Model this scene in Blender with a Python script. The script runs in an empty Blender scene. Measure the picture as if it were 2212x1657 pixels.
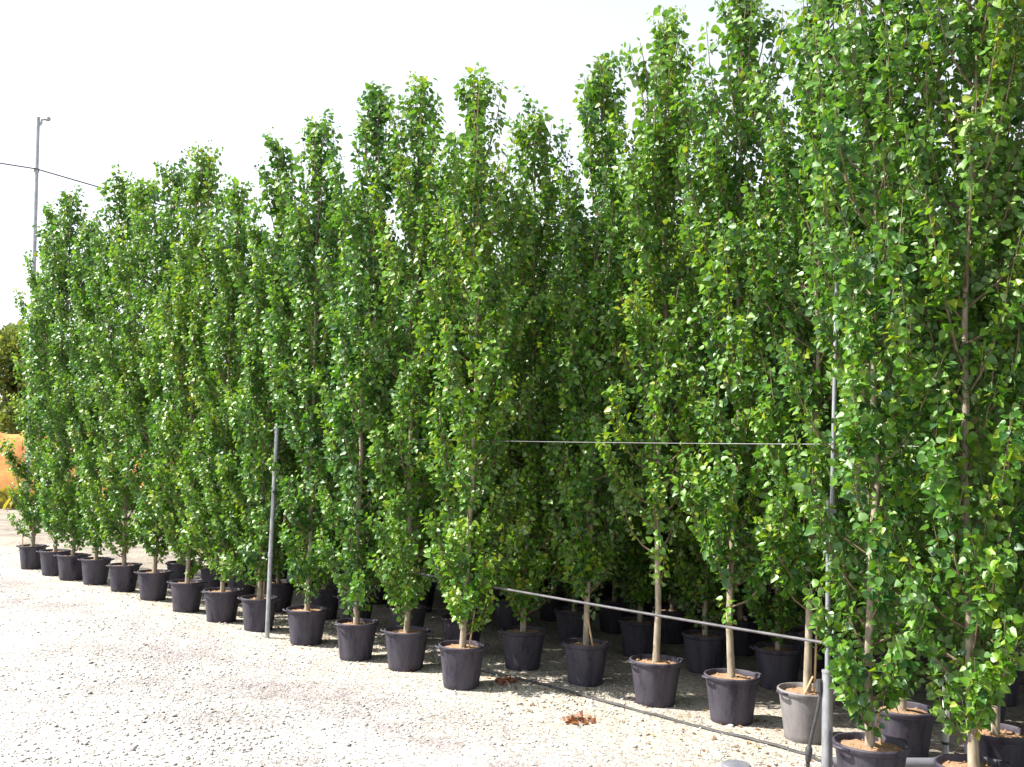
import bpy, math, random
import numpy as np
from mathutils import Vector, Matrix

# ------------------------------------------------------------------ camera
F, PITCH, ROLL, EYE = 2200.0, math.atan(.0668), .028, 2.0       # F in pixels of a 2212 x 1657 view
fw = np.array([0, math.cos(PITCH), math.sin(PITCH)])
up0 = np.array([0, -math.sin(PITCH), math.cos(PITCH)])
ex = np.array([1., 0, 0])
RT = ex * math.cos(ROLL) + up0 * math.sin(ROLL)
UP = -ex * math.sin(ROLL) + up0 * math.cos(ROLL)
CAM = np.array([0, 0, EYE])
scene = bpy.context.scene
col = scene.collection
cd = bpy.data.cameras.new('camera'); cam = bpy.data.objects.new('camera', cd); col.objects.link(cam)
m = Matrix.Identity(4)
for i in range(3):
    m[i][0] = RT[i]; m[i][1] = UP[i]; m[i][2] = -fw[i]; m[i][3] = CAM[i]
cam.matrix_world = m
cd.sensor_width = 36; cd.lens = 36 * F / 2212; cd.clip_start = .1; cd.clip_end = 5000
scene.camera = cam

# ------------------------------------------------------------------ light
SUN_EL = math.radians(51); SUN_AZ = math.atan2(-1, -.03)        # azimuth measured from +Y towards +X
to_sun = Vector((math.sin(SUN_AZ) * math.cos(SUN_EL), math.cos(SUN_AZ) * math.cos(SUN_EL), math.sin(SUN_EL)))
world = bpy.data.worlds.new('World'); scene.world = world; world.use_nodes = True
nt = world.node_tree; nt.nodes.clear()
sky = nt.nodes.new('ShaderNodeTexSky'); sky.sky_type = 'NISHITA'; sky.sun_disc = False
sky.sun_elevation = SUN_EL; sky.sun_rotation = SUN_AZ
sky.air_density = 1.0; sky.dust_density = 1.5; sky.ozone_density = 1.0
hs = nt.nodes.new('ShaderNodeHueSaturation'); hs.inputs['Saturation'].default_value = .3
bg = nt.nodes.new('ShaderNodeBackground'); bg.inputs['Strength'].default_value = .12
wo = nt.nodes.new('ShaderNodeOutputWorld')
nt.links.new(sky.outputs[0], hs.inputs['Color']); nt.links.new(hs.outputs[0], bg.inputs['Color']); nt.links.new(bg.outputs[0], wo.inputs['Surface'])
sd = bpy.data.lights.new('sun', 'SUN'); sd.energy = 4.9; sd.angle = math.radians(.5); sd.color = (1, .95, .86)
so = bpy.data.objects.new('sun', sd); col.objects.link(so)
so.rotation_euler = (-to_sun).to_track_quat('-Z', 'Y').to_euler(); so.location = (-8, 0, 14)
vs = scene.view_settings
vs.view_transform = 'Standard'; vs.look = 'None'; vs.gamma = 1; vs.use_curve_mapping = False; vs.exposure = 1.45

# ------------------------------------------------------------------ helpers
rng = np.random.default_rng(11)
random.seed(5)

def ray(x, y): return fw + RT * (x - 1106) / F + UP * (828.5 - y) / F
def at_z(x, y, z=0.):
    d = ray(x, y); return CAM + d * ((z - EYE) / d[2])
def at_depth(x, y, dep): return CAM + ray(x, y) * dep
def on_vertical(px, py, base):
    """height at which the ray through the pixel passes over the base point (same depth along the view)"""
    d = ray(px, py); t = base[1] / d[1]; return EYE + d[2] * t

def gz(x, y):
    """gentle unevenness of the yard"""
    return .010 * np.sin(x * 1.3 + .7 * y) + .008 * np.sin(2.1 * y - .9 * x + 1.0) + .006 * np.sin(3.7 * x + 2.9 * y)

def tag(o, label=None, cat=None, group=None, kind=None):
    if label: o['label'] = label
    if cat: o['category'] = cat
    if group: o['group'] = group
    if kind: o['kind'] = kind
    return o

def link(name, mesh, mat=None, parent=None):
    o = bpy.data.objects.new(name, mesh); col.objects.link(o)
    if mat is not None and mesh is not None and not mesh.materials: mesh.materials.append(mat)
    if parent: o.parent = parent
    return o

def empty(name, loc, rz=0):
    o = bpy.data.objects.new(name, None); col.objects.link(o)
    o.location = loc; o.rotation_euler = (0, 0, rz); o.empty_display_size = .1
    return o

def mesh_np(name, V, T, smooth=False, attr=None, sharp=None):
    """fast triangle / quad mesh from numpy arrays"""
    me = bpy.data.meshes.new(name)
    V = np.asarray(V, np.float32); T = np.asarray(T, np.int32); k = T.shape[1]
    me.vertices.add(len(V)); me.vertices.foreach_set('co', V.ravel())
    me.loops.add(T.size); me.loops.foreach_set('vertex_index', T.ravel())
    me.polygons.add(len(T)); me.polygons.foreach_set('loop_start', np.arange(0, T.size, k, dtype=np.int32))
    me.update(calc_edges=True)
    if smooth: me.polygons.foreach_set('use_smooth', np.ones(len(T), bool))
    if attr is not None:
        a = me.attributes.new('tint', 'FLOAT', 'POINT'); a.data.foreach_set('value', np.asarray(attr, np.float32))
    me.validate()
    if sharp: me.set_sharp_from_angle(angle=math.radians(sharp))
    return me

class MB:
    def __init__(s): s.v = []; s.f = []
    def tube(s, pts, rad, n=8, cap=True):
        pts = [Vector(p) for p in pts]
        if not hasattr(rad, '__len__'): rad = [rad] * len(pts)
        b = len(s.v); prev = None
        for i, p in enumerate(pts):
            d = (pts[min(i + 1, len(pts) - 1)] - pts[max(i - 1, 0)]).normalized()
            if prev is None:
                a = d.cross(Vector((0, 0, 1)))
                if a.length < 1e-3: a = d.cross(Vector((1, 0, 0)))
            else: a = prev - d * prev.dot(d)
            a.normalize(); prev = a; c = d.cross(a)
            for k in range(n):
                t = 2 * math.pi * k / n
                s.v.append(p + (a * math.cos(t) + c * math.sin(t)) * rad[i])
        for i in range(len(pts) - 1):
            for k in range(n):
                k2 = (k + 1) % n
                s.f.append((b + i * n + k, b + i * n + k2, b + (i + 1) * n + k2, b + (i + 1) * n + k))
        if cap:
            s.f.append(tuple(b + k for k in reversed(range(n))))
            s.f.append(tuple(b + (len(pts) - 1) * n + k for k in range(n)))
        return s
    def lathe(s, prof, n=28, c=(0, 0, 0)):
        b = len(s.v)
        for r, z in prof:
            for k in range(n):
                t = 2 * math.pi * k / n
                s.v.append(Vector((c[0] + r * math.cos(t), c[1] + r * math.sin(t), c[2] + z)))
        for i in range(len(prof) - 1):
            for k in range(n):
                k2 = (k + 1) % n
                s.f.append((b + i * n + k, b + i * n + k2, b + (i + 1) * n + k2, b + (i + 1) * n + k))
        return s
    def box(s, c, h, R=None):
        b = len(s.v); c = Vector(c)
        for x in (-1, 1):
            for y in (-1, 1):
                for z in (-1, 1):
                    q = Vector((x * h[0], y * h[1], z * h[2]))
                    if R: q = R @ q
                    s.v.append(c + q)
        for f in ((0, 1, 3, 2), (4, 6, 7, 5), (0, 4, 5, 1), (2, 3, 7, 6), (0, 2, 6, 4), (1, 5, 7, 3)):
            s.f.append(tuple(b + i for i in f))
        return s
    def mesh(s, name, smooth=True, sharp=40):
        me = bpy.data.meshes.new(name); me.from_pydata([tuple(v) for v in s.v], [], s.f); me.update()
        if smooth:
            me.polygons.foreach_set('use_smooth', [True] * len(me.polygons)); me.set_sharp_from_angle(angle=math.radians(sharp))
        return me
    def build(s, name, mat, parent=None, **k): return link(name, s.mesh(name, **k), mat, parent)

# ------------------------------------------------------------------ materials
def new_mat(name):
    ma = bpy.data.materials.new(name); ma.use_nodes = True
    n = ma.node_tree.nodes; return ma, n, ma.node_tree.links, n['Principled BSDF'], n['Material Output']

def ramp(n, stops):
    r = n.new('ShaderNodeValToRGB'); e = r.color_ramp.elements
    while len(e) < len(stops): e.new(.5)
    for i, (p, c) in enumerate(stops): e[i].position = p; e[i].color = (*c, 1)
    return r

def noise(n, l, scale, detail=4, rough=.6, vec=None):
    t = n.new('ShaderNodeTexNoise'); t.inputs['Scale'].default_value = scale; t.inputs['Detail'].default_value = detail
    t.inputs['Roughness'].default_value = rough
    if vec is not None: l.new(vec, t.inputs['Vector'])
    return t

def plain(name, c0, c1, scale=20, rough=.6, metal=0, bump=.15, stretch=None, spec=.5):
    ma, n, l, p, o = new_mat(name)
    tc = n.new('ShaderNodeTexCoord'); v = tc.outputs['Object']
    if stretch:
        mp = n.new('ShaderNodeMapping'); mp.inputs['Scale'].default_value = stretch; l.new(v, mp.inputs[0]); v = mp.outputs[0]
    t = noise(n, l, scale, 6, .65, v); r = ramp(n, [(.3, c0), (.7, c1)])
    l.new(t.outputs[0], r.inputs[0]); l.new(r.outputs[0], p.inputs['Base Color'])
    p.inputs['Roughness'].default_value = rough; p.inputs['Metallic'].default_value = metal
    p.inputs['Specular IOR Level'].default_value = spec
    if bump:
        b = n.new('ShaderNodeBump'); b.inputs['Strength'].default_value = bump; b.inputs['Distance'].default_value = .01
        l.new(t.outputs[0], b.inputs['Height']); l.new(b.outputs[0], p.inputs['Normal'])
    return ma

def leaf_mat(name, stops, trans=.35, rough=.34, spec=.5, under=None):
    ma, n, l, p, o = new_mat(name)
    a = n.new('ShaderNodeAttribute'); a.attribute_name = 'tint'
    oi = n.new('ShaderNodeObjectInfo'); ad = n.new('ShaderNodeMath'); ad.operation = 'MULTIPLY_ADD'; ad.inputs[1].default_value = .22
    l.new(oi.outputs['Random'], ad.inputs[0]); l.new(a.outputs['Fac'], ad.inputs[2])          # every tree has its own shade of green
    sb = n.new('ShaderNodeMath'); sb.operation = 'SUBTRACT'; sb.inputs[1].default_value = .11; l.new(ad.outputs[0], sb.inputs[0])
    r = ramp(n, stops); l.new(sb.outputs[0], r.inputs[0]); l.new(r.outputs[0], p.inputs['Base Color'])
    if under:                                                         # paler, felted underside
        ge = n.new('ShaderNodeNewGeometry'); mu = n.new('ShaderNodeMath'); mu.operation = 'MULTIPLY'; mu.inputs[1].default_value = .55
        l.new(ge.outputs['Backfacing'], mu.inputs[0])
        mb = n.new('ShaderNodeMix'); mb.data_type = 'RGBA'; l.new(mu.outputs[0], mb.inputs[0]); l.new(r.outputs[0], mb.inputs[6]); mb.inputs[7].default_value = (*under, 1)
        l.new(mb.outputs[2], p.inputs['Base Color'])
    p.inputs['Roughness'].default_value = rough; p.inputs['Specular IOR Level'].default_value = spec
    t = n.new('ShaderNodeBsdfTranslucent')
    mx = n.new('ShaderNodeMix'); mx.data_type = 'RGBA'; mx.blend_type = 'MULTIPLY'; mx.inputs[0].default_value = 1
    l.new(r.outputs[0], mx.inputs[6]); mx.inputs[7].default_value = (1.5, 1.45, .5, 1)
    l.new(mx.outputs[2], t.inputs['Color'])
    s = n.new('ShaderNodeMixShader'); s.inputs[0].default_value = trans
    l.new(p.outputs[0], s.inputs[1]); l.new(t.outputs[0], s.inputs[2]); l.new(s.outputs[0], o.inputs['Surface'])
    return ma

M_leaf = leaf_mat('poplar_leaf', [(0, (.022, .085, .022)), (.35, (.066, .178, .018)), (.7, (.125, .255, .016)), (.93, (.195, .290, .018)), (1, (.24, .28, .02))], .36, .43, .6, under=(.20, .30, .14))
M_bgleaf = leaf_mat('olive_leaf', [(0, (.06, .10, .03)), (.6, (.14, .19, .05)), (1, (.27, .28, .07))], .35, .5)
M_dry = leaf_mat('dry_leaf', [(0, (.10, .045, .022)), (.5, (.22, .11, .05)), (1, (.36, .24, .12))], .15, .7)
M_grass = leaf_mat('straw_grass', [(0, (.16, .17, .03)), (1, (.40, .33, .08))], .3, .6)

# black plastic nursery pot: dusty, slightly purple, scuffed
def pot_mat(name='pot_plastic', base=(.017, .0145, .026), dusty=(.085, .078, .096)):
    ma, n, l, p, o = new_mat(name)
    tc = n.new('ShaderNodeTexCoord'); oi = n.new('ShaderNodeObjectInfo')
    mp = n.new('ShaderNodeMapping'); mp.inputs['Scale'].default_value = (9, 9, 2.2); l.new(tc.outputs['Object'], mp.inputs[0])
    ad = n.new('ShaderNodeVectorMath'); ad.operation = 'ADD'
    cb = n.new('ShaderNodeCombineXYZ'); mu = n.new('ShaderNodeMath'); mu.operation = 'MULTIPLY'; mu.inputs[1].default_value = 40
    l.new(oi.outputs['Random'], mu.inputs[0]); l.new(mu.outputs[0], cb.inputs[0]); l.new(mp.outputs[0], ad.inputs[0]); l.new(cb.outputs[0], ad.inputs[1])
    t = noise(n, l, 1.0, 8, .7, ad.outputs[0])
    t2 = noise(n, l, 12, 6, .7, ad.outputs[0])
    mm = n.new('ShaderNodeMath'); mm.operation = 'MULTIPLY_ADD'; mm.inputs[1].default_value = .35; l.new(t2.outputs[0], mm.inputs[0]); l.new(t.outputs[0], mm.inputs[2])
    r = ramp(n, [(.50, base), (.66, tuple((a + b) / 2 for a, b in zip(base, dusty))), (.95, dusty)])
    l.new(mm.outputs[0], r.inputs[0]); l.new(r.outputs[0], p.inputs['Base Color'])
    p.inputs['Specular IOR Level'].default_value = .15
    rr = n.new('ShaderNodeMapRange'); rr.inputs[1].default_value = .4; rr.inputs[2].default_value = .9; rr.inputs[3].default_value = .38; rr.inputs[4].default_value = .7
    l.new(mm.outputs[0], rr.inputs[0]); l.new(rr.outputs[0], p.inputs['Roughness'])
    b = n.new('ShaderNodeBump'); b.inputs['Strength'].default_value = .12; b.inputs['Distance'].default_value = .01
    l.new(t.outputs[0], b.inputs['Height']); l.new(b.outputs[0], p.inputs['Normal'])
    return ma
M_pot = pot_mat()
M_potgrey = pot_mat('faded_pot_plastic', (.10, .093, .10), (.24, .225, .225))
M_soil = plain('potting_soil', (.16, .085, .05), (.36, .23, .13), 60, .95, 0, .8)
M_bark = plain('poplar_bark', (.15, .12, .085), (.36, .31, .235), 9, .8, 0, .4, (3, 3, 1))
M_twig = plain('twig_bark', (.09, .062, .038), (.19, .14, .085), 30, .8, 0, .2)
M_cane = plain('cane', (.34, .21, .11), (.52, .36, .2), 12, .6, 0, .2, (4, 4, .6))
M_galv = plain('galvanised_steel', (.20, .21, .235), (.38, .39, .42), 18, .45, .5, .08, (1, 1, .5))
M_white = plain('white_paint', (.62, .62, .62), (.82, .82, .80), 14, .5, 0, .15)
M_hose = plain('black_hose', (.018, .018, .022), (.06, .058, .06), 18, .5, 0, .05)
M_greyhose = plain('grey_hose', (.035, .033, .040), (.12, .115, .125), 9, .5, 0, .05)
M_wire = plain('wire', (.04, .04, .045), (.14, .14, .15), 7, .5, .3, 0)
M_pvc = plain('grey_pvc', (.10, .105, .13), (.18, .18, .205), 9, .45, 0, .05)
M_dark = plain('dark_inside', (.01, .01, .01), (.02, .02, .02), 5, .9, 0, 0)

# ------------------------------------------------------------------ layout of the bed (rows run from the far corner towards the camera's right)
ROW = np.array([.7035, -.7107]); PERP = np.array([.7107, .7035]); ORG = np.array([-7.26, 15.73])
row1 = [(68, 1230, 450), (116, 1244, 408), (154, 1253, 470), (205, 1262, 362), (266, 1278, 374), (330, 1296, 343), (402, 1318, 312),
        (478, 1340, 380), (558, 1360, 297), (661, 1386, 245), (768, 1418, 168), (876, 1442, 155), (996, 1482, 145)]
row2 = [(1128, 1446, 225), (1264, 1478, 105), (1415, 1519, 10), (1580, 1559, -70), (1742, 1600, -110)]
row1b = [(1880, 1738, -330), (2105, 1797, -420)]

# ------------------------------------------------------------------ ground
TRACK = -.05
def ground_material():
    ma, n, l, p, o = new_mat('gravel_yard')
    tc = n.new('ShaderNodeTexCoord'); v = tc.outputs['Object']
    # distance across the bed: 0 on the front row, negative out on the track
    dp = n.new('ShaderNodeVectorMath'); dp.operation = 'DOT_PRODUCT'; l.new(v, dp.inputs[0]); dp.inputs[1].default_value = (PERP[0], PERP[1], 0)
    sb = n.new('ShaderNodeMath'); sb.operation = 'SUBTRACT'; l.new(dp.outputs['Value'], sb.inputs[0]); sb.inputs[1].default_value = float(ORG @ PERP)
    wob = noise(n, l, .9, 4, .6, v)
    ma1 = n.new('ShaderNodeMath'); ma1.operation = 'MULTIPLY_ADD'; l.new(wob.outputs[0], ma1.inputs[0]); ma1.inputs[1].default_value = 2.2; l.new(sb.outputs[0], ma1.inputs[2])
    zone = n.new('ShaderNodeMapRange'); l.new(ma1.outputs[0], zone.inputs[0]); zone.inputs[1].default_value = .2; zone.inputs[2].default_value = 1.2
    # track: pale limestone with greyer, slightly pink worn patches
    big = noise(n, l, .55, 5, .62, v); rb = ramp(n, [(.34, (.25, .232, .232)), (.46, (.36, .345, .335)), (.60, (.47, .46, .44))]); l.new(big.outputs[0], rb.inputs[0])
    sand = noise(n, l, 1.6, 6, .65, v); rs = ramp(n, [(.3, (.33, .295, .24)), (.7, (.46, .43, .37))]); l.new(sand.outputs[0], rs.inputs[0])
    mix = n.new('ShaderNodeMix'); mix.data_type = 'RGBA'; l.new(zone.outputs[0], mix.inputs[0]); l.new(rb.outputs[0], mix.inputs[6]); l.new(rs.outputs[0], mix.inputs[7])
    # trodden dirt further inside the bed
    z2 = n.new('ShaderNodeMapRange'); l.new(ma1.outputs[0], z2.inputs[0]); z2.inputs[1].default_value = 1.6; z2.inputs[2].default_value = 2.8
    mixd = n.new('ShaderNodeMix'); mixd.data_type = 'RGBA'; l.new(z2.outputs[0], mixd.inputs[0]); l.new(mix.outputs[2], mixd.inputs[6])
    rd = ramp(n, [(.3, (.15, .13, .115)), (.7, (.33, .295, .25))]); l.new(sand.outputs[0], rd.inputs[0]); l.new(rd.outputs[0], mixd.inputs[7])
    # worn wheel track running along the row: greyer, slightly pink
    tk = n.new('ShaderNodeMath'); tk.operation = 'ADD'; l.new(ma1.outputs[0], tk.inputs[0]); tk.inputs[1].default_value = TRACK
    tk2 = n.new('ShaderNodeMath'); tk2.operation = 'ABSOLUTE'; l.new(tk.outputs[0], tk2.inputs[0])
    tr_ = n.new('ShaderNodeMapRange'); l.new(tk2.outputs[0], tr_.inputs[0]); tr_.inputs[1].default_value = .75; tr_.inputs[2].default_value = .15; tr_.inputs[3].default_value = 0; tr_.inputs[4].default_value = .75
    tn = noise(n, l, 2.6, 5, .7, v); tm = n.new('ShaderNodeMath'); tm.operation = 'MULTIPLY'; l.new(tr_.outputs[0], tm.inputs[0])
    tr2 = n.new('ShaderNodeMapRange'); l.new(tn.outputs[0], tr2.inputs[0]); tr2.inputs[1].default_value = .38; tr2.inputs[2].default_value = .6; l.new(tr2.outputs[0], tm.inputs[1])
    mixt = n.new('ShaderNodeMix'); mixt.data_type = 'RGBA'; l.new(tm.outputs[0], mixt.inputs[0]); l.new(mixd.outputs[2], mixt.inputs[6]); mixt.inputs[7].default_value = (.235, .205, .21, 1)
    mixd = mixt
    # single stones
    vo = n.new('ShaderNodeTexVoronoi'); vo.inputs['Scale'].default_value = 34; l.new(v, vo.inputs['Vector'])
    sp = n.new('ShaderNodeSeparateColor'); l.new(vo.outputs['Color'], sp.inputs[0])
    rv = ramp(n, [(0, (.45, .43, .42)), (.12, (.62, .6, .58)), (.3, (.95, .95, .95)), (1, (1.12, 1.1, 1.08))]); l.new(sp.outputs[0], rv.inputs[0])
    mul = n.new('ShaderNodeMix'); mul.data_type = 'RGBA'; mul.blend_type = 'MULTIPLY'; mul.inputs[0].default_value = .8
    l.new(mixd.outputs[2], mul.inputs[6]); l.new(rv.outputs[0], mul.inputs[7])
    l.new(mul.outputs[2], p.inputs['Base Color']); p.inputs['Roughness'].default_value = .95; p.inputs['Specular IOR Level'].default_value = .2
    fine = noise(n, l, 90, 4, .7, v)
    hh = n.new('ShaderNodeMath'); hh.operation = 'MULTIPLY_ADD'; l.new(vo.outputs['Distance'], hh.inputs[0]); hh.inputs[1].default_value = -1.2; l.new(fine.outputs[0], hh.inputs[2])
    b = n.new('ShaderNodeBump'); b.inputs['Strength'].default_value = .7; b.inputs['Distance'].default_value = .02
    l.new(hh.outputs[0], b.inputs['Height']); l.new(b.outputs[0], p.inputs['Normal'])
    return ma
M_ground = ground_material()
def graded(lo, hi, step, far):
    a = list(np.arange(lo, hi + 1e-6, step)); s = step; x = hi
    out = []
    while x < far: s *= 1.5; x += s; out.append(x)
    s = step; x = lo; inn = []
    while x > -far: s *= 1.5; x -= s; inn.append(x)
    return np.array(inn[::-1] + a + out)
gx = graded(-14, 12, .2, 1500); gy = graded(-2, 22, .2, 1500)
GX, GY = np.meshgrid(gx, gy, indexing='ij')
near = np.clip(1 - (np.hypot(GX, GY - 10) - 14) / 8, 0, 1)
GZ = gz(GX, GY) * near
nx, ny = len(gx), len(gy); ii, jj = np.meshgrid(np.arange(nx - 1), np.arange(ny - 1), indexing='ij'); a = (ii * ny + jj).ravel()
me = mesh_np('ground', np.stack([GX.ravel(), GY.ravel(), GZ.ravel()], 1), np.stack([a, a + ny, a + ny + 1, a + 1], 1), smooth=True)
tag(link('ground', me, M_ground), kind='structure')

# loose stones on the yard, one mass
def scatter_stones():
    N = 60000
    # area weighted towards what lies close to the track and the row
    x = rng.uniform(-11, 5, N * 3); y = rng.uniform(3.6, 19, N * 3)
    d = (np.stack([x, y], 1) - ORG) @ PERP
    keep = (d < 1.2) & (np.abs(x) < .62 * y + .4) & (rng.random(N * 3) < np.clip(7.5 / y, .25, 1) ** 1.3)
    x, y, d = x[keep][:N], y[keep][:N], d[keep][:N]; n = len(x)
    clump = np.sin(1.7 * x + .8 * y) + np.sin(2.3 * y - 1.1 * x + 2) + np.sin(.9 * x + 3.1)
    s = np.exp(rng.normal(math.log(.0066), .45, n)) * (1 + .15 * clump); s = np.clip(s, .004, .028)
    octa = np.array([[1, 0, 0], [-1, 0, 0], [0, 1, 0], [0, -1, 0], [0, 0, 1], [0, 0, -1]], float)
    V = octa[None] * rng.uniform(.6, 1.15, (n, 6, 1)); V[:, :, 2] *= .6
    V += rng.uniform(-.22, .22, V.shape)
    th = rng.uniform(0, 6.28, n); c, si = np.cos(th), np.sin(th)
    X = V[:, :, 0] * c[:, None] - V[:, :, 1] * si[:, None]; Y = V[:, :, 0] * si[:, None] + V[:, :, 1] * c[:, None]
    V[:, :, 0], V[:, :, 1] = X, Y
    V *= s[:, None, None]; V += np.stack([x, y, gz(x, y) + s * .25], 1)[:, None, :]
    T = np.array([[0, 2, 4], [2, 1, 4], [1, 3, 4], [3, 0, 4], [2, 0, 5], [1, 2, 5], [3, 1, 5], [0, 3, 5]])
    T = (T[None] + 6 * np.arange(n)[:, None, None]).reshape(-1, 3)
    tint = np.repeat(rng.random(n) ** .8, 6)
    me = mesh_np('loose_stones', V.reshape(-1, 3), T, attr=tint)
    ma, nn, l, p, o = new_mat('loose_stone')
    at = nn.new('ShaderNodeAttribute'); at.attribute_name = 'tint'
    r = ramp(nn, [(0, (.15, .14, .145)), (.15, (.26, .245, .245)), (.35, (.38, .365, .35)), (1, (.50, .485, .46))]); l.new(at.outputs['Fac'], r.inputs[0]); l.new(r.outputs[0], p.inputs['Base Color'])
    p.inputs['Roughness'].default_value = .9
    o = link('loose_stones', me, ma)
    tag(o, 'small pale and grey stones scattered over the gravel yard', 'gravel', kind='stuff')
scatter_stones()

# ------------------------------------------------------------------ poplars
LEAF_V = np.array([[0, 0, 0], [-.34, .07, .07], [-.42, .32, .10], [-.24, .70, .07], [0, 1, -.07],
                   [.24, .70, .07], [.42, .32, .10], [.34, .07, .07], [0, .42, .0]], float)
LEAF_T = np.array([[i, 8, (i + 1) % 8] for i in range(8)])
TIP, NLV = 4, len(LEAF_V)

def unit(a): return a / np.maximum(np.linalg.norm(a, axis=-1, keepdims=True), 1e-9)

def leaves_mesh(name, P, A, Nn, S, tint):
    """P base point, A axis, Nn normal, S size"""
    A = unit(A); Nn = unit(Nn - A * (Nn * A).sum(1, keepdims=True)); B = np.cross(A, Nn)
    n = len(P)
    V = (P[:, None] + S[:, None, None] * (LEAF_V[None, :, 0:1] * B[:, None] + LEAF_V[None, :, 1:2] * A[:, None] + LEAF_V[None, :, 2:3] * Nn[:, None])).reshape(-1, 3)
    T = (LEAF_T[None] + NLV * np.arange(n)[:, None, None]).reshape(-1, 3)
    return mesh_np(name, V, T, attr=np.repeat(tint, NLV))

def shoot_leaves(pts, step, size, r, out):
    """leaves alternating along a shoot; out collects (P, A, N, S, T)"""
    seg = np.linalg.norm(np.diff(pts, axis=0), axis=1); L = seg.sum(); cum = np.r_[0, np.cumsum(seg)]
    n = max(2, int(L / step)); s = np.linspace(.06 * L, L, n) + r.normal(0, step * .3, n); s = np.clip(s, 0, L)
    Q = np.stack([np.interp(s, cum, pts[:, k]) for k in range(3)], 1)
    ang = np.arange(n) * 2.4 + r.uniform(0, 6.28) + r.normal(0, .5, n)
    o = np.stack([np.cos(ang), np.sin(ang), np.zeros(n)], 1)
    pet = r.uniform(.015, .045, n)
    P = Q + o * pet[:, None] + np.array([0, 0, 1]) * (pet * .5)[:, None]
    rad = Q.copy(); rad[:, 2] = 0; rad = unit(rad + 1e-4)            # outward from the stem
    A = o * r.uniform(.3, .9, (n, 1)) + rad * .25 + np.array([0, 0, -1]) * r.uniform(-.25, .95, (n, 1)) + r.normal(0, .3, (n, 3))
    N = rad * .7 + np.array([0, 0, 1]) * r.uniform(.1, .9, (n, 1)) + r.normal(0, .48, (n, 3))
    S = size * np.clip(r.normal(1, .2, n), .5, 1.5) * np.where(s > .93 * L, .6, 1)
    young = s / L
    T = np.clip(r.normal(.44, .17, n) + .14 * (young - .5) + r.normal(0, .17), 0, .96)
    T = np.where(r.random(n) < .0025, 1.0, T)
    out.append((P, A, N, S, T))

TREE_H = 5.0
def crown_variant(seed, bare, lo=.08):
    r = np.random.default_rng(seed)
    H = TREE_H; out = []; br = MB(); tk = MB()
    zz = np.linspace(0, H * .97, 14)
    wob = np.cumsum(r.normal(0, .012, (14, 2)), 0); wob -= wob[0]
    tr = np.stack([wob[:, 0], wob[:, 1], zz], 1)
    tr[0, 2] = -.06
    tk.tube(tr, list(np.interp(zz, [0, .1, 1.5, H], [.031, .026, .021, .004])), 8)
    def stem(z): return np.array([np.interp(z, zz, tr[:, 0]), np.interp(z, zz, tr[:, 1]), z])
    NB = 82
    for i in range(NB):
        u = (i + r.random() * .8) / NB
        z0 = lo + (H * .94 - lo) * u ** 1.04
        f = z0 / H
        R = np.interp(f, [0, .07, .2, .5, .75, .9, 1], ([.17, .27, .40, .41, .27, .115, .035] if bare else [.22, .34, .41, .41, .27, .115, .035])) * r.uniform(.4, 1.25)
        L = np.interp(f, [0, .1, .3, .7, 1], [.35, .55, .85, .85, .5]) * r.uniform(.65, 1.25)
        L = min(L, (H * 1.01 - z0) * r.uniform(.5, .93))
        az = i * 2.399 + r.normal(0, .4)
        t = np.linspace(0, 1, 7)
        lat = R * (1 - np.exp(-2.6 * t)) / .925
        p = stem(z0)
        drift = r.normal(0, .05, 2)
        pts = np.stack([p[0] + np.cos(az) * lat + drift[0] * t * t, p[1] + np.sin(az) * lat + drift[1] * t * t, z0 + L * (t ** 1.12)], 1)
        br.tube(pts, list(np.linspace(.0075, .0022, 7)), 4, cap=False)
        top = f > .72
        shoot_leaves(pts[1:], .026 if top else .0135, r.uniform(.056, .076) if top else r.uniform(.041, .056), r, out)
        for k in range(2 if top else 6):
            ti = r.uniform(.08, .85); b0 = np.array([np.interp(ti, t, pts[:, q]) for q in range(3)])
            a2 = az + r.normal(0, 1.0); l2 = r.uniform(.12, .32) * (.8 if top else 1)
            e = b0 + np.array([np.cos(a2) * l2 * .45, np.sin(a2) * l2 * .45, l2 * .85])
            mid = (b0 + e) / 2 + np.array([np.cos(a2), np.sin(a2), -.2]) * l2 * .12
            tw = np.stack([b0, mid, e])
            br.tube(tw, [.003, .0022, .0012], 3, cap=False)
            shoot_leaves(tw, .0135, r.uniform(.040, .053), r, out)
    for k in range(8 if not bare else 5):                               # short basal / stem sprouts
        z0 = r.uniform(lo * .6 if not bare else .15, lo + .35); az = r.uniform(0, 6.28); p = stem(z0); l2 = r.uniform(.15, .3)
        tw = np.stack([p, p + np.array([np.cos(az) * .10, np.sin(az) * .10, .4 * l2]), p + np.array([np.cos(az) * .15, np.sin(az) * .15, l2])])
        br.tube(tw, [.003, .0025, .0015], 3, cap=False)
        shoot_leaves(tw, .015, .045, r, out)
    for k in range(60):                                              # short spurs that hide the stem
        z0 = r.uniform(lo + .15, H * .8); az = r.uniform(0, 6.28); p = stem(z0); l2 = r.uniform(.10, .22)
        tw = np.stack([p, p + np.array([np.cos(az) * .07, np.sin(az) * .07, .4 * l2]), p + np.array([np.cos(az) * .12, np.sin(az) * .12, l2])])
        br.tube(tw, [.003, .0022, .0012], 3, cap=False)
        shoot_leaves(tw, .014, .046, r, out)
    shoot_leaves(tr[9:], .026, .068, r, out)                         # the leader
    P, A, N, S, T = (np.concatenate([q[k] for q in out]) for k in range(5))
    return dict(trunk=tk.mesh('trunk', sharp=80), limbs=br.mesh('limbs', sharp=80), crown=leaves_mesh('crown', P, A, N, S, T), P=P, A=A, N=N, S=S, T=T)

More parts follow.
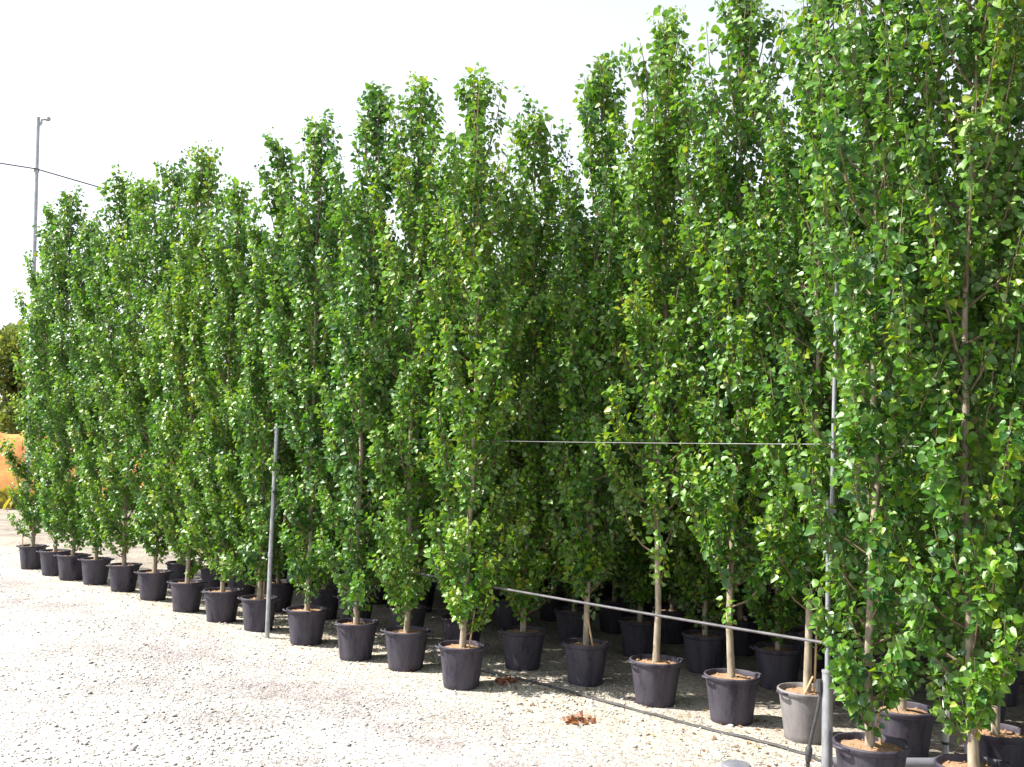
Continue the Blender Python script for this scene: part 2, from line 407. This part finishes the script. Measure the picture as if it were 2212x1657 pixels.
FULL = [crown_variant(100 + i, False) for i in range(8)]
BARE_LO = (.28, .75, .45, .50)
BARE = [crown_variant(300 + i, True, BARE_LO[i]) for i in range(4)]
for v in FULL + BARE:
    v['trunk'].materials.append(M_bark); v['limbs'].materials.append(M_twig); v['crown'].materials.append(M_leaf)
print('leaves per crown', [len(v['P']) for v in FULL + BARE])

# single leaves that stand out at the front of a crown: one shared mesh per tint
LEAF_MESH = []
for q in range(10):
    V = LEAF_V.copy(); k = .8 + .06 * q; V[:, 2] *= k; V[TIP, 0] = .05 * (q % 3 - 1)
    # stalk behind the blade
    V = np.concatenate([V, [[-.012, 0, 0], [.012, 0, 0], [0, -.6, .06]]]); T = np.concatenate([LEAF_T, [[NLV, NLV + 1, NLV + 2]]])
    me = mesh_np('leaf', V, T, attr=np.full(len(V), .16 + .075 * q)); me.materials.append(M_leaf); LEAF_MESH.append(me)

# pot: flared tub with a rolled rim and two ears
POT_H, POT_R = .36, .2075
pm = MB().lathe([(.0, .004), (.148, .004), (.154, .012), (.158, .05), (.178, .20), (.193, .305), (.194, .318), (.2005, .322), (POT_R, .332), (POT_R + .002, .350), (POT_R - .003, .358), (.196, .358), (.190, .350), (.186, .30)], 32)
POT_MESH = pm.mesh('pot', sharp=35); POT_MESH.materials.append(M_pot)
POT_GREY = POT_MESH.copy(); POT_GREY.materials.clear(); POT_GREY.materials.append(M_potgrey)
hm = MB()
pts = [(.198, -.052, .338), (.222, -.046, .343), (.235, -.026, .347), (.238, 0, .348), (.235, .026, .347), (.222, .046, .343), (.198, .052, .338)]
hm.tube(pts, .0085, 6)
HANDLE = hm.mesh('handle'); HANDLE.materials.append(M_pot)
SOILS = []
for q in range(4):
    V = [(0, 0, .335)]; n = 24
    for ring, rr in enumerate((.06, .12, .16, .1885)):
        for k in range(n):
            t = 6.2832 * k / n; V.append((rr * math.cos(t), rr * math.sin(t), .318 + .020 * (1 - rr / .19) + random.uniform(-.007, .009)))
    fcs = [(0, 1 + k, 1 + (k + 1) % n) for k in range(n)]
    for ring in range(3):
        for k in range(n):
            a_, b_ = 1 + ring * n + k, 1 + ring * n + (k + 1) % n
            fcs += [(a_, a_ + n, b_ + n), (a_, b_ + n, b_)]
    # clods
    for c in range(26):
        rr, t = .165 * math.sqrt(random.random()), random.uniform(0, 6.28); s = random.uniform(.006, .016); b = len(V)
        for d in ((1, 0, 0), (-.5, .87, 0), (-.5, -.87, 0), (0, 0, 1)):
            V.append((rr * math.cos(t) + d[0] * s, rr * math.sin(t) + d[1] * s, .326 + .012 * (1 - rr / .19) + d[2] * s * .9))
        fcs += [(b, b + 1, b + 3), (b + 1, b + 2, b + 3), (b + 2, b, b + 3)]
    me = mesh_np('soil', V, fcs); me.materials.append(M_soil); SOILS.append(me)
CANE_MESH = MB().tube([(0, 0, 0), (0, 0, .5), (0, 0, 1)], [.0085, .008, .0075], 6).mesh('stake'); CANE_MESH.materials.append(M_cane)

tree_no = 0
def poplar(x, y, height, label, group, bare=False, leaves=0, stake=None, grey=False, variant=None, rz=None, lean=(0, 0), handle_dir=None):
    """height is the top of the crown above the ground"""
    global tree_no
    z = float(gz(x, y)) - .004
    rz = random.uniform(0, 6.28) if rz is None else rz
    t = empty('potted_poplar', (x, y, z), 0); tag(t, label, 'tree', group)
    hd = random.uniform(-.5, .9) if handle_dir is None else handle_dir
    pot = link('pot', POT_GREY if grey else POT_MESH, None, t); pot.rotation_euler = (0, 0, hd); ps = random.uniform(.965, 1.04); pot.scale = (ps, ps, 1)
    for s in (0, math.pi):
        h = link('handle', HANDLE, None, pot); h.rotation_euler = (0, 0, s)
    so_ = link('soil', SOILS[tree_no % 4], None, t); so_.rotation_euler = (0, 0, rz); so_.scale = (ps, ps, 1)
    bank = BARE if bare else FULL
    v = bank[(tree_no * 3 + 1) % len(bank)] if variant is None else bank[variant]
    k = (height - .335) / TREE_H
    T = Matrix.Translation((0, 0, .335)) @ Matrix.Rotation(lean[0], 4, 'Y') @ Matrix.Rotation(lean[1], 4, 'X') @ Matrix.Rotation(rz, 4, 'Z') @ Matrix.Diagonal((k ** .5, k ** .5, k, 1))
    tr = link('trunk', v['trunk'], None, t); tr.matrix_local = T
    li = link('limbs', v['limbs'], None, tr); li['kind'] = 'stuff'
    cr = link('crown', v['crown'], None, t); cr.matrix_local = T; cr['kind'] = 'stuff'
    if stake:
        for (sx, sy, L, tx, ty) in stake:
            c = link('stake', CANE_MESH, None, t); c.location = (sx, sy, .26); c.rotation_euler = (tx, ty, 0); c.scale = (1, 1, L)
    if leaves:
        W = np.array(T)[:3, :3]; P = v['P'] @ W.T + np.array(T)[:3, 3]
        view = np.array([x, y, z]) + P - CAM; dist = np.linalg.norm(view, axis=1)
        rad = P.copy(); rad[:, 2] = 0; outw = np.linalg.norm(rad, axis=1)
        facing = -(unit(rad) * unit(view)).sum(1)
        # stay inside the picture, prefer the near side of the crown and its outermost leaves
        vis = (view @ UP) / (view @ fw) < .42
        score = facing * 1.2 + outw * 2.5 - .25 * dist + rng.normal(0, .35, len(P)); score[~vis] = -9
        idx = np.argsort(-score)[:leaves]
        for q in idx:
            A = W @ v['A'][q] + rng.normal(0, .5, 3); N = W @ v['N'][q] + rng.normal(0, .4, 3)
            A = unit(A); N = unit(N - A * (A @ N)); B = np.cross(A, N); s = float(v['S'][q]) * rng.uniform(.9, 1.12)
            p = P[q] + unit(rad[q]) * rng.uniform(0, .025)
            mm = Matrix.Identity(4)
            for i in range(3): mm[i][0] = B[i] * s; mm[i][1] = A[i] * s; mm[i][2] = N[i] * s; mm[i][3] = p[i]
            lf = bpy.data.objects.new('leaf', LEAF_MESH[int(np.clip((v['T'][q] - .12) / .075, 0, 9))]); col.objects.link(lf)
            lf.parent = t; lf.matrix_local = mm
    tree_no += 1
    return t

G1 = 'potted poplars along the front row'
lab1 = ['potted poplar at the open far corner of the front row, beside the pale gravel',
        'second potted poplar from the open far corner of the front row',
        'third potted poplar from the open far corner of the front row',
        'fourth potted poplar from the open far corner of the front row',
        'fifth potted poplar from the open far corner of the front row',
        'sixth potted poplar from the open far corner of the front row',
        'third potted poplar from the thin grey post, on its far corner side',
        'potted poplar next to the one behind the thin grey post, on its far corner side',
        'potted poplar whose pot is crossed by the thin grey post in the front row',
        'fourth potted poplar from the gap in the front row, just past the thin grey post',
        'third potted poplar from the gap in the front row, leaves down to its pot',
        'second potted poplar from the gap in the front row, leafy tuft above its pot',
        'potted poplar standing at the edge of the gap in the front row']
bases = {}
for i, (px, py, ty) in enumerate(row1):
    b = at_z(px, py); dep = (b - CAM) @ fw
    # lean of verticals: search the height whose projection reaches the skyline height
    hgt = EYE + dep * 0
    for h in np.arange(3.5, 7.5, .01):
        d = np.array([b[0], b[1], h]) - CAM; yy = 828.5 - F * (d @ UP) / (d @ fw)
        if yy <= ty: hgt = h; break
    bases[('a', i)] = b
    print('row1', i, round(dep, 1), round(hgt, 2))
    st = {12: [(.05, -.02, .55, .0, .12)], 8: [(.04, 0, .9, 0, 0)], 0: [(-.13, -.05, .35, 0, -.05)]}.get(i)
    poplar(b[0], b[1], hgt, lab1[i], G1, leaves=90 if i < 8 else 130, stake=st, variant=(i * 3 + 1) % 8, handle_dir=.3 if i in (0, 12) else None)
G2 = 'poplars of the second line'
lab2 = ['shaded potted poplar in the gap, next to the end of the full front row',
        'potted poplar in the gap with a short leaning stake beside its stem',
        'potted poplar in the gap with a thick bare grey stem and a leafy side shoot',
        'potted poplar in the gap with a slim pale stem and bright sandy soil',
        'potted poplar in a faded grey pot half hidden by the thick steel post']
for i, (px, py, ty) in enumerate(row2):
    b = at_z(px, py); dep = (b - CAM) @ fw; hgt = 5.9
    for h in np.arange(3.5, 6.4, .01):
        d = np.array([b[0], b[1], h]) - CAM; yy = 828.5 - F * (d @ UP) / (d @ fw)
        if yy <= ty: hgt = h; break
    print('row2', i, round(dep, 1), round(hgt, 2)); bases[('b', i)] = b
    st = {1: [(.07, -.03, .35, .0, -.2)], 3: None, 4: [(.045, -.02, .75, 0, .03), (-.07, -.06, .22, 0, .45)]}.get(i)
    poplar(b[0], b[1], hgt, lab2[i], G2, bare=i in (1, 2, 3, 4), leaves=140, stake=st, grey=i == 4, variant=max(i - 1, 0), handle_dir=.35)
lab3 = ['potted poplar just past the thick steel post, its trunk in orange brown soil',
        'tall potted poplar on the front line with a stout brown trunk, past the white pole',
        'potted poplar on the front line beyond the stout brown trunk, only its leaves in view']
for i, (px, py, ty) in enumerate(row1b):
    b = at_z(px, py); bases[('c', i)] = b
    poplar(b[0], b[1], (5.6, 5.75)[i], lab3[i], G1, leaves=220, stake=[(.10, .10, .32, .05, -.1)] if i == 0 else None, variant=(2, 5)[i], handle_dir=.4)
b = bases[('c', 1)][:2] + ROW * .78
poplar(b[0], b[1], 5.6, lab3[2], G1, leaves=60, variant=7)

# the rows behind: shaded, told apart only by where they stand
G4 = 'poplars in the shaded rows behind'
L4 = 'potted poplar standing in the shaded rows behind the front trees'
def along(P): return float((np.array(P[:2]) - ORG) @ ROW)
placed = [np.array(v[:2]) for v in bases.values()]
for i, (px, py) in enumerate(((1950, 1646), (2150, 1700), (2400, 1752))):      # second row past the faded pot
    b = at_z(px, py); placed.append(np.array(b[:2]))
    poplar(b[0], b[1], (5.0, 5.1, 4.9)[i], ('shaded poplar in a black pot right behind the one past the thick steel post', 'shaded poplar in a black pot behind the stout brown trunk',
           'shaded poplar further along the line behind the stout brown trunk')[i], G2, bare=i < 2, variant=(3, 2, 0)[i], leaves=40)
ORD = 'first second third fourth fifth sixth seventh eighth ninth tenth eleventh twelfth thirteenth fourteenth fifteenth sixteenth seventeenth eighteenth nineteenth twentieth'.split()
rows = [(1.0, 2.9, 13.6), (2.25, 2.4, 14.6), (3.2, 3.0, 14.8), (4.2, 3.4, 14.8), (5.2, 3.8, 14.8), (6.3, 4.2, 14.8), (7.4, 4.6, 14.8), (8.5, 5, 14.8)]
for k, (off, s0, s1) in enumerate(rows):
    s = s0; no = 0
    while s < s1:
        q = ORG + ROW * (s + random.uniform(-.06, .06)) + PERP * (off + random.uniform(-.06, .06))
        s += .83
        if min(np.linalg.norm(q - w) for w in placed) < .55: continue
        if k == 0 and along(bases[('b', 0)]) - .5 < along(q) < along(bases[('b', 4)]) + .4: continue
        placed.append(q)
        lb = ORD[no] + ' shaded poplar from the far corner in the ' + ORD[k + 1] + ' row back'
        if k == 0 and along(q) > 9 and 'n2' not in globals(): n2 = 0
        if k == 0 and along(q) > 9: lb = ORD[n2] + ' shaded poplar past the faded grey pot, behind the front line'; n2 += 1
        no += 1
        poplar(q[0], q[1], random.uniform(4.35, 5.05) + .015 * s, lb, G4)

# ------------------------------------------------------------------ posts, wires and irrigation
def lerp(a, b, t): return np.array(a) * (1 - t) + np.array(b) * t
pA = at_z(577, 1377); pB = at_z(1786, 1706)
gA, gB = float(gz(pA[0], pA[1])), float(gz(pB[0], pB[1]))
# thin galvanised post in the front row
t = empty('galvanised_post', (pA[0], pA[1], gA)); tag(t, 'thin grey galvanised post standing in front of a pot in the front row', 'post')
MB().tube([(0, 0, -.05), (0, 0, 1.0), (0.01, 0, 2.18)], .024, 10).build('pole', M_galv, t)
MB().tube([(0, 0, 2.17), (.0, 0, 2.20)], [.027, .02], 10).build('cap', M_galv, t)
MB().tube([(0, 0, .835), (0, 0, .885)], .029, 10).build('clamp', M_galv, t)
# thick sleeve with a tall pole
t = empty('steel_post', (pB[0], pB[1], gB)); tag(t, 'thick grey steel post carrying a tall thin pole up through the leaves', 'post')
MB().tube([(0, 0, -.05), (0, 0, .70)], .033, 14).build('sleeve', M_galv, t)
MB().lathe([(.033, .0), (.036, .002), (.036, .016), (.0, .018)], 14, (0, 0, .69)).build('sleeve_cap', M_galv, t)
MB().tube([(.0, 0, .69), (.0, 0, 1.75)], .0165, 10).build('pole', M_galv, t)
MB().tube([(.004, -.036, 1.35), (.03, -.036, 3.1)], .0145, 10).build('upper_pole', M_galv, t)
for z in (1.42, 1.68): MB().box((.002, -.018, z), (.028, .040, .012)).build('clamp', M_galv, t, smooth=False)
# next post of the line, off to the right among the leaves
end = np.array([pB[0], pB[1]]) + ROW * 5.2
# white pole among the right-hand pots
pw = at_z(2041, 1650); t = empty('white_pole', (pw[0], pw[1], float(gz(pw[0], pw[1])))); tag(t, 'slim white pole standing between the right hand pots', 'pole')
MB().tube([(0, 0, -.03), (.008, 0, .3), (.004, 0, .72)], .0225, 10).build('shaft', M_white, t)
for z in (.12, .20, .285): MB().tube([(0.004, 0, z), (.004, 0, z + .018)], .0255, 10).build('tape', M_greyhose, t)

def cable(name, pts, r, mat, label, cat, n=6, sag=0, group=None, rough_=0):
    P = []
    for i in range(len(pts) - 1):
        for q in range(24):
            u = q / 24; p = lerp(pts[i], pts[i + 1], u); p[2] -= sag * 4 * u * (1 - u)
            P.append(p)
    P.append(np.array(pts[-1], float))
    return tag(MB().tube(P, r, n).build(name, mat), label, cat, group)
back = np.array([PERP[0], PERP[1], 0]) * .03
eB = lambda z: np.array([end[0], end[1], z])
t12, t11 = bases[('a', 11)], bases[('a', 9)]
cable('irrigation_hose', [np.array([t12[0], t12[1], .87]), np.array([pB[0], pB[1], gB + .865]) + back * .6], 0.0095, M_greyhose,
      'grey irrigation hose strung at knee height across the gap to the thick steel post', 'hose', 8, .01)
cable('support_wire', [np.array([t11[0], t11[1], 2.10]), np.array([pB[0], pB[1], gB + 2.09]) - back * .1, eB(2.11)], .0028, M_wire,
      'thin support wire strung at head height past the thick steel post', 'wire', 6, .015)

# hose lying on the ground along the gap
def ground_pts(px, r):
    out = []
    for i in range(len(px) - 1):
        for q in range(6):
            u = q / 6; x_ = px[i][0] * (1 - u) + px[i + 1][0] * u; y_ = px[i][1] * (1 - u) + px[i + 1][1] * u
            p = at_z(x_, y_); out.append((p[0], p[1], float(gz(p[0], p[1])) + r * .8 + (.004 * math.sin(i * 2 + q))))
    return out
tag(MB().tube(ground_pts([(1030, 1452), (1110, 1470), (1190, 1488), (1290, 1515), (1420, 1550), (1545, 1586), (1640, 1610), (1745, 1640), (1800, 1668)], .012), .012, 8).build('ground_hose', M_hose),
    'black irrigation hose lying on the gravel along the gap in the front row', 'hose')
# riser beside the steel post
dR = 6.25
rp = [at_depth(1770, 1478, dR + .02), at_depth(1772, 1500, dR), at_depth(1764, 1545, dR), at_depth(1753, 1590, dR), at_depth(1748, 1618, dR)]
t = empty('irrigation_riser', at_z(1746, 1690)); tag(t, 'black irrigation riser tube leaning against the thick steel post', 'tube')
loc = np.array(t.location)
MB().tube([p - loc for p in rp], .0105, 8).build('tube', M_hose, t)
c0, c1 = at_depth(1748, 1612, dR) - loc, at_depth(1745, 1646, dR) - loc
MB().tube([c0, lerp(c0, c1, .15), lerp(c0, c1, .5), lerp(c0, c1, .52), lerp(c0, c1, .85), c1], [.014, .022, .022, .019, .019, .014], 10).build('coupling', M_hose, t)
MB().tube([c1, (0, 0, -.02)], .0125, 8).build('stub', M_hose, t)
v0 = at_depth(1770, 1484, dR) - loc
MB().tube([v0 + np.array([-.02, 0, .012]), v0 + np.array([.055, 0.03, .012])], .017, 8).tube([v0 + np.array([.0, 0, -.03]), v0 + np.array([0, 0, .045])], .02, 8).build('valve', M_hose, t)
# grey drain pipe lying behind the front pots, open at one end
q0, q1 = at_z(1796, 1668), at_z(2150, 1668); R_ = .038
za = float(gz(q0[0], q0[1])) + R_ - .004
t = empty('grey_pipe', (q0[0], q0[1], za)); tag(t, 'grey plastic pipe lying on the ground behind the front pots', 'pipe')
dq = q1 - q0; n = Vector((dq[0], dq[1], 0)).normalized()
MB().tube([(0, 0, 0), tuple(Vector((dq[0], dq[1], 0)))], R_, 16, cap=False).tube([(0, 0, 0), tuple(Vector((dq[0], dq[1], 0)))], R_ - .004, 16, cap=False).build('barrel', M_pvc, t)
for u in (.0, .62):
    p_ = n * (u * Vector((dq[0], dq[1], 0)).length); MB().tube([p_ - n * .001, p_ + n * .07], R_ + .005, 16, cap=False).build('socket', M_pvc, t)
# capped stub in the gravel
pc = at_z(1590, 1700); gg = float(gz(pc[0], pc[1])); t = empty('capped_pipe', (pc[0], pc[1], gg)); tag(t, 'short grey capped pipe standing upright in the open gravel', 'pipe')
MB().lathe([(.083, -.03), (.083, .09)], 24).build('stub', M_pvc, t)
MB().lathe([(.088, .075), (.092, .080), (.092, .125), (.084, .140), (.05, .147), (.0, .149)], 24).build('cap', M_pvc, t)

# ------------------------------------------------------------------ dry leaves
def dry_leaves(n, pos, size, up):
    P = pos; A = np.stack([rng.normal(0, 1, n), rng.normal(0, 1, n), rng.normal(0, .25 * up, n)], 1); N = np.stack([rng.normal(0, .35 * up, n), rng.normal(0, .35 * up, n), np.ones(n)], 1)
    return leaves_mesh('dry', P, A, N, size, rng.random(n))
n = 900
s_ = rng.uniform(-.3, 14.6, n); o_ = rng.normal(.35, .9, n); o_ = np.abs(o_) - .12
xy = ORG + s_[:, None] * ROW + o_[:, None] * PERP
me = dry_leaves(n, np.stack([xy[:, 0], xy[:, 1], gz(xy[:, 0], xy[:, 1]) + .008], 1), rng.uniform(.018, .042, n), 1); me.name = 'leaf_litter'
tag(link('leaf_litter', me, M_dry), 'brown fallen leaves scattered on the ground around the pots', 'leaf litter', kind='stuff')
def clump(px, py, rad, n, label, h=.07):
    c = at_z(px, py); g = float(gz(c[0], c[1]))
    th = rng.uniform(0, 6.28, n); r_ = rad * np.sqrt(rng.random(n))
    P = np.stack([r_ * np.cos(th), r_ * np.sin(th), .006 + h * rng.random(n) * (1 - r_ / rad)], 1)
    me = dry_leaves(n, P, rng.uniform(.03, .06, n), 2.5); me.name = 'dry_leaves'
    t = empty('dry_sprig', (c[0], c[1], g)); tag(t, label, 'dry sprig')
    o = link('dry_leaves', me, M_dryred, t); o['kind'] = 'stuff'
    b = MB()
    for k in range(5):
        a_ = random.uniform(0, 6.28); b.tube([(0, 0, .005), (rad * .5 * math.cos(a_), rad * .5 * math.sin(a_), h * .6), (rad * math.cos(a_), rad * math.sin(a_), h * .3)], .003, 4)
    b.build('twig', M_twig, t)
M_dryred = leaf_mat('dry_red_leaf', [(0, (.13, .045, .025)), (.6, (.26, .10, .05)), (1, (.40, .20, .11))], .15, .7)
clump(1252, 1556, .11, 46, 'small reddish brown dead leafy sprig lying on the open gravel')
clump(1096, 1478, .10, 40, 'dead leafy sprig lying beside the black ground hose in the gap', .06)
clump(885, 1448, .05, 12, 'tiny red brown dry sprig at the foot of a front row pot', .03)

# ------------------------------------------------------------------ far things on the left
M_bank = plain('red_earth', (.26, .085, .022), (.52, .27, .075), 2.2, .95, 0, 1.0)
def bank():
    # a long heap of orange soil beyond the yard
    u = np.linspace(-26, 9, 160); w = np.linspace(-1, 1, 25); V = []
    c0_ = np.array([-16.5, 31.0]); du = np.array([.9, .43]); du /= np.linalg.norm(du); dw = np.array([-du[1], du[0]])
    for a_ in u:
        for b_ in w:
            hh = 2.0 * (1 - abs(b_) ** 1.6) * (1 + .14 * math.sin(a_ * .7) + .07 * math.sin(a_ * 1.9 + 1)) * min(1, (9 - a_) / 3 + .02, (a_ + 26) / 3 + .02)
            wd = 2.6 * b_ + .25 * math.sin(a_ * 1.3 + 3 * b_)
            p = c0_ + du * a_ + dw * wd; V.append((p[0], p[1], -.06 + hh + (.05 * math.sin(5 * a_ + 7 * b_) + random.uniform(-.11, .11)) * min(1, hh * 3)))
    n = len(w); F_ = [(i * n + j, (i + 1) * n + j, (i + 1) * n + j + 1, i * n + j + 1) for i in range(len(u) - 1) for j in range(n - 1)]
    tag(link('earth_bank', mesh_np('earth_bank', V, F_, smooth=True), M_bank), kind='structure')
    return c0_, du, dw
bc, bu, bw = bank()
def bush_tree(x, y, h, w, label, seed):
    r = np.random.default_rng(seed); t = empty('olive_tree', (x, y, 0)); tag(t, label, 'tree', 'olive trees beyond the earth bank')
    tk = MB(); tk.tube([(0, 0, -.1), (.05, 0, h * .3), (0, .1, h * .55)], [.13, .10, .05], 8)
    centres = []
    for k in range(26):
        a_ = r.uniform(0, 6.28); rr = w * math.sqrt(r.random()) * .8; zz_ = h * r.uniform(.25, .93); rr *= math.sqrt(max(.05, 1 - ((zz_ / h - .5) / .5) ** 2))
        c = np.array([rr * math.cos(a_), rr * math.sin(a_), zz_]); centres.append(c)
        tk.tube([(0, .03, h * .25), tuple(c * np.array([.4, .4, .75])), tuple(c)], [.045, .025, .008], 5, cap=False)
    tk.build('trunk', M_bark, t)
    C = np.array(centres)[r.integers(0, 26, 12000)]; off = r.normal(0, 1, (12000, 3)); off = unit(off) * r.random((12000, 1)) ** .45 * w * .36
    P = C + off; A = unit(off) + np.array([0, 0, .6]) + r.normal(0, .5, P.shape); N = r.normal(0, 1, P.shape) + np.array([0, 0, .4])
    me = leaves_mesh('crown', P, A, N, r.uniform(.11, .20, 12000), np.clip(r.normal(.4, .25, 12000) + .25 * (P[:, 2] / h - .5), 0, 1))
    o = link('crown', me, M_bgleaf, t); o['kind'] = 'stuff'
spots = [(1.5, 3.6, 5.8, 2.0), (-2.2, 4.2, 5.6, 1.9), (-6.0, 3.8, 5.3, 1.9), (-10, 4.3, 5.8, 2.1), (-14.5, 4.0, 5.2, 1.9), (5.2, 4.1, 5.5, 1.9)]
for i, (a_, b_, h, w) in enumerate(spots):
    p = bc + bu * a_ + bw * b_
    bush_tree(p[0], p[1], h, w, ORD[i] + ' bushy olive green tree along the far side of the orange earth bank', 70 + i)
# straw coloured weeds at the foot of the bank
n = 1500; uu = rng.uniform(-14, 6, n); pp = bc + bu * uu[:, None] - bw * (2.5 + rng.normal(0, .25, n))[:, None]
A = rng.normal(0, .35, (n, 3)) + np.array([0, 0, 1]); N = rng.normal(0, 1, (n, 3))
me = leaves_mesh('weeds', np.stack([pp[:, 0], pp[:, 1], np.zeros(n)], 1), A, N, rng.uniform(.25, .65, n), rng.random(n))
co = np.empty(len(me.vertices) * 3, np.float32)
tag(link('weeds', me, M_grass), 'yellow green weeds at the foot of the orange earth bank', 'weeds', kind='stuff')

# utility poles and their cable, crossing behind the bed
def utility_pole(p, label):
    t = empty('utility_pole', (p[0], p[1], 0), math.atan2(PERP[1], PERP[0])); tag(t, label, 'pole', 'tall poles carrying the overhead cable')
    MB().tube([(.24, -.12, -.3), (.115, -.055, 5), (0, 0, 9.55)], [.065, .05, .04], 10).build('mast', M_galv, t)
    MB().tube([(0, 0, 9.3), (.07, -.03, 9.42), (.07, -.03, 9.50), (.17, -.07, 9.53)], .03, 6).build('bracket', M_galv, t)
    MB().lathe([(.0, 0), (.05, .01), (.07, .05), (.05, .1), (.0, .11)], 10, (.19, -.08, 9.48)).build('insulator', M_galv, t)
    MB().box((.03, 0, 8.28), (.06, .02, .05)).build('cable_clamp', M_galv, t, smooth=False)
    return t
u0 = at_depth(83, 248, 24.0); base = np.array([u0[0] - .0, u0[1]])
zc = on_vertical(79, 368, u0)
print('pole top', u0, 'cable z', zc)
utility_pole(base, 'tall thin metal pole with a bent bracket rising beside the far corner poplar')
base2 = base + PERP * 34; utility_pole(base2, 'tall metal pole hidden behind the poplar rows')
base3 = base - PERP * 26; utility_pole(base3, 'tall metal pole far out on the open yard side')
def with_z(b): return np.array([b[0], b[1], 8.3])
side = np.array([ROW[0], ROW[1], 0]) * .05
cb = MB()
for a_, b_, dz in ((base3, base, 0), (base, base2, -1.6)):
    P = []
    for q in range(41):
        u = q / 40; p = lerp(with_z(a_), with_z(b_), u); p[2] += dz * u - .35 * 4 * u * (1 - u); P.append(p + side)
    cb.tube(P, .017, 6)
tag(cb.build('overhead_cable', M_greyhose), 'dark overhead cable passing the tall thin pole', 'cable')
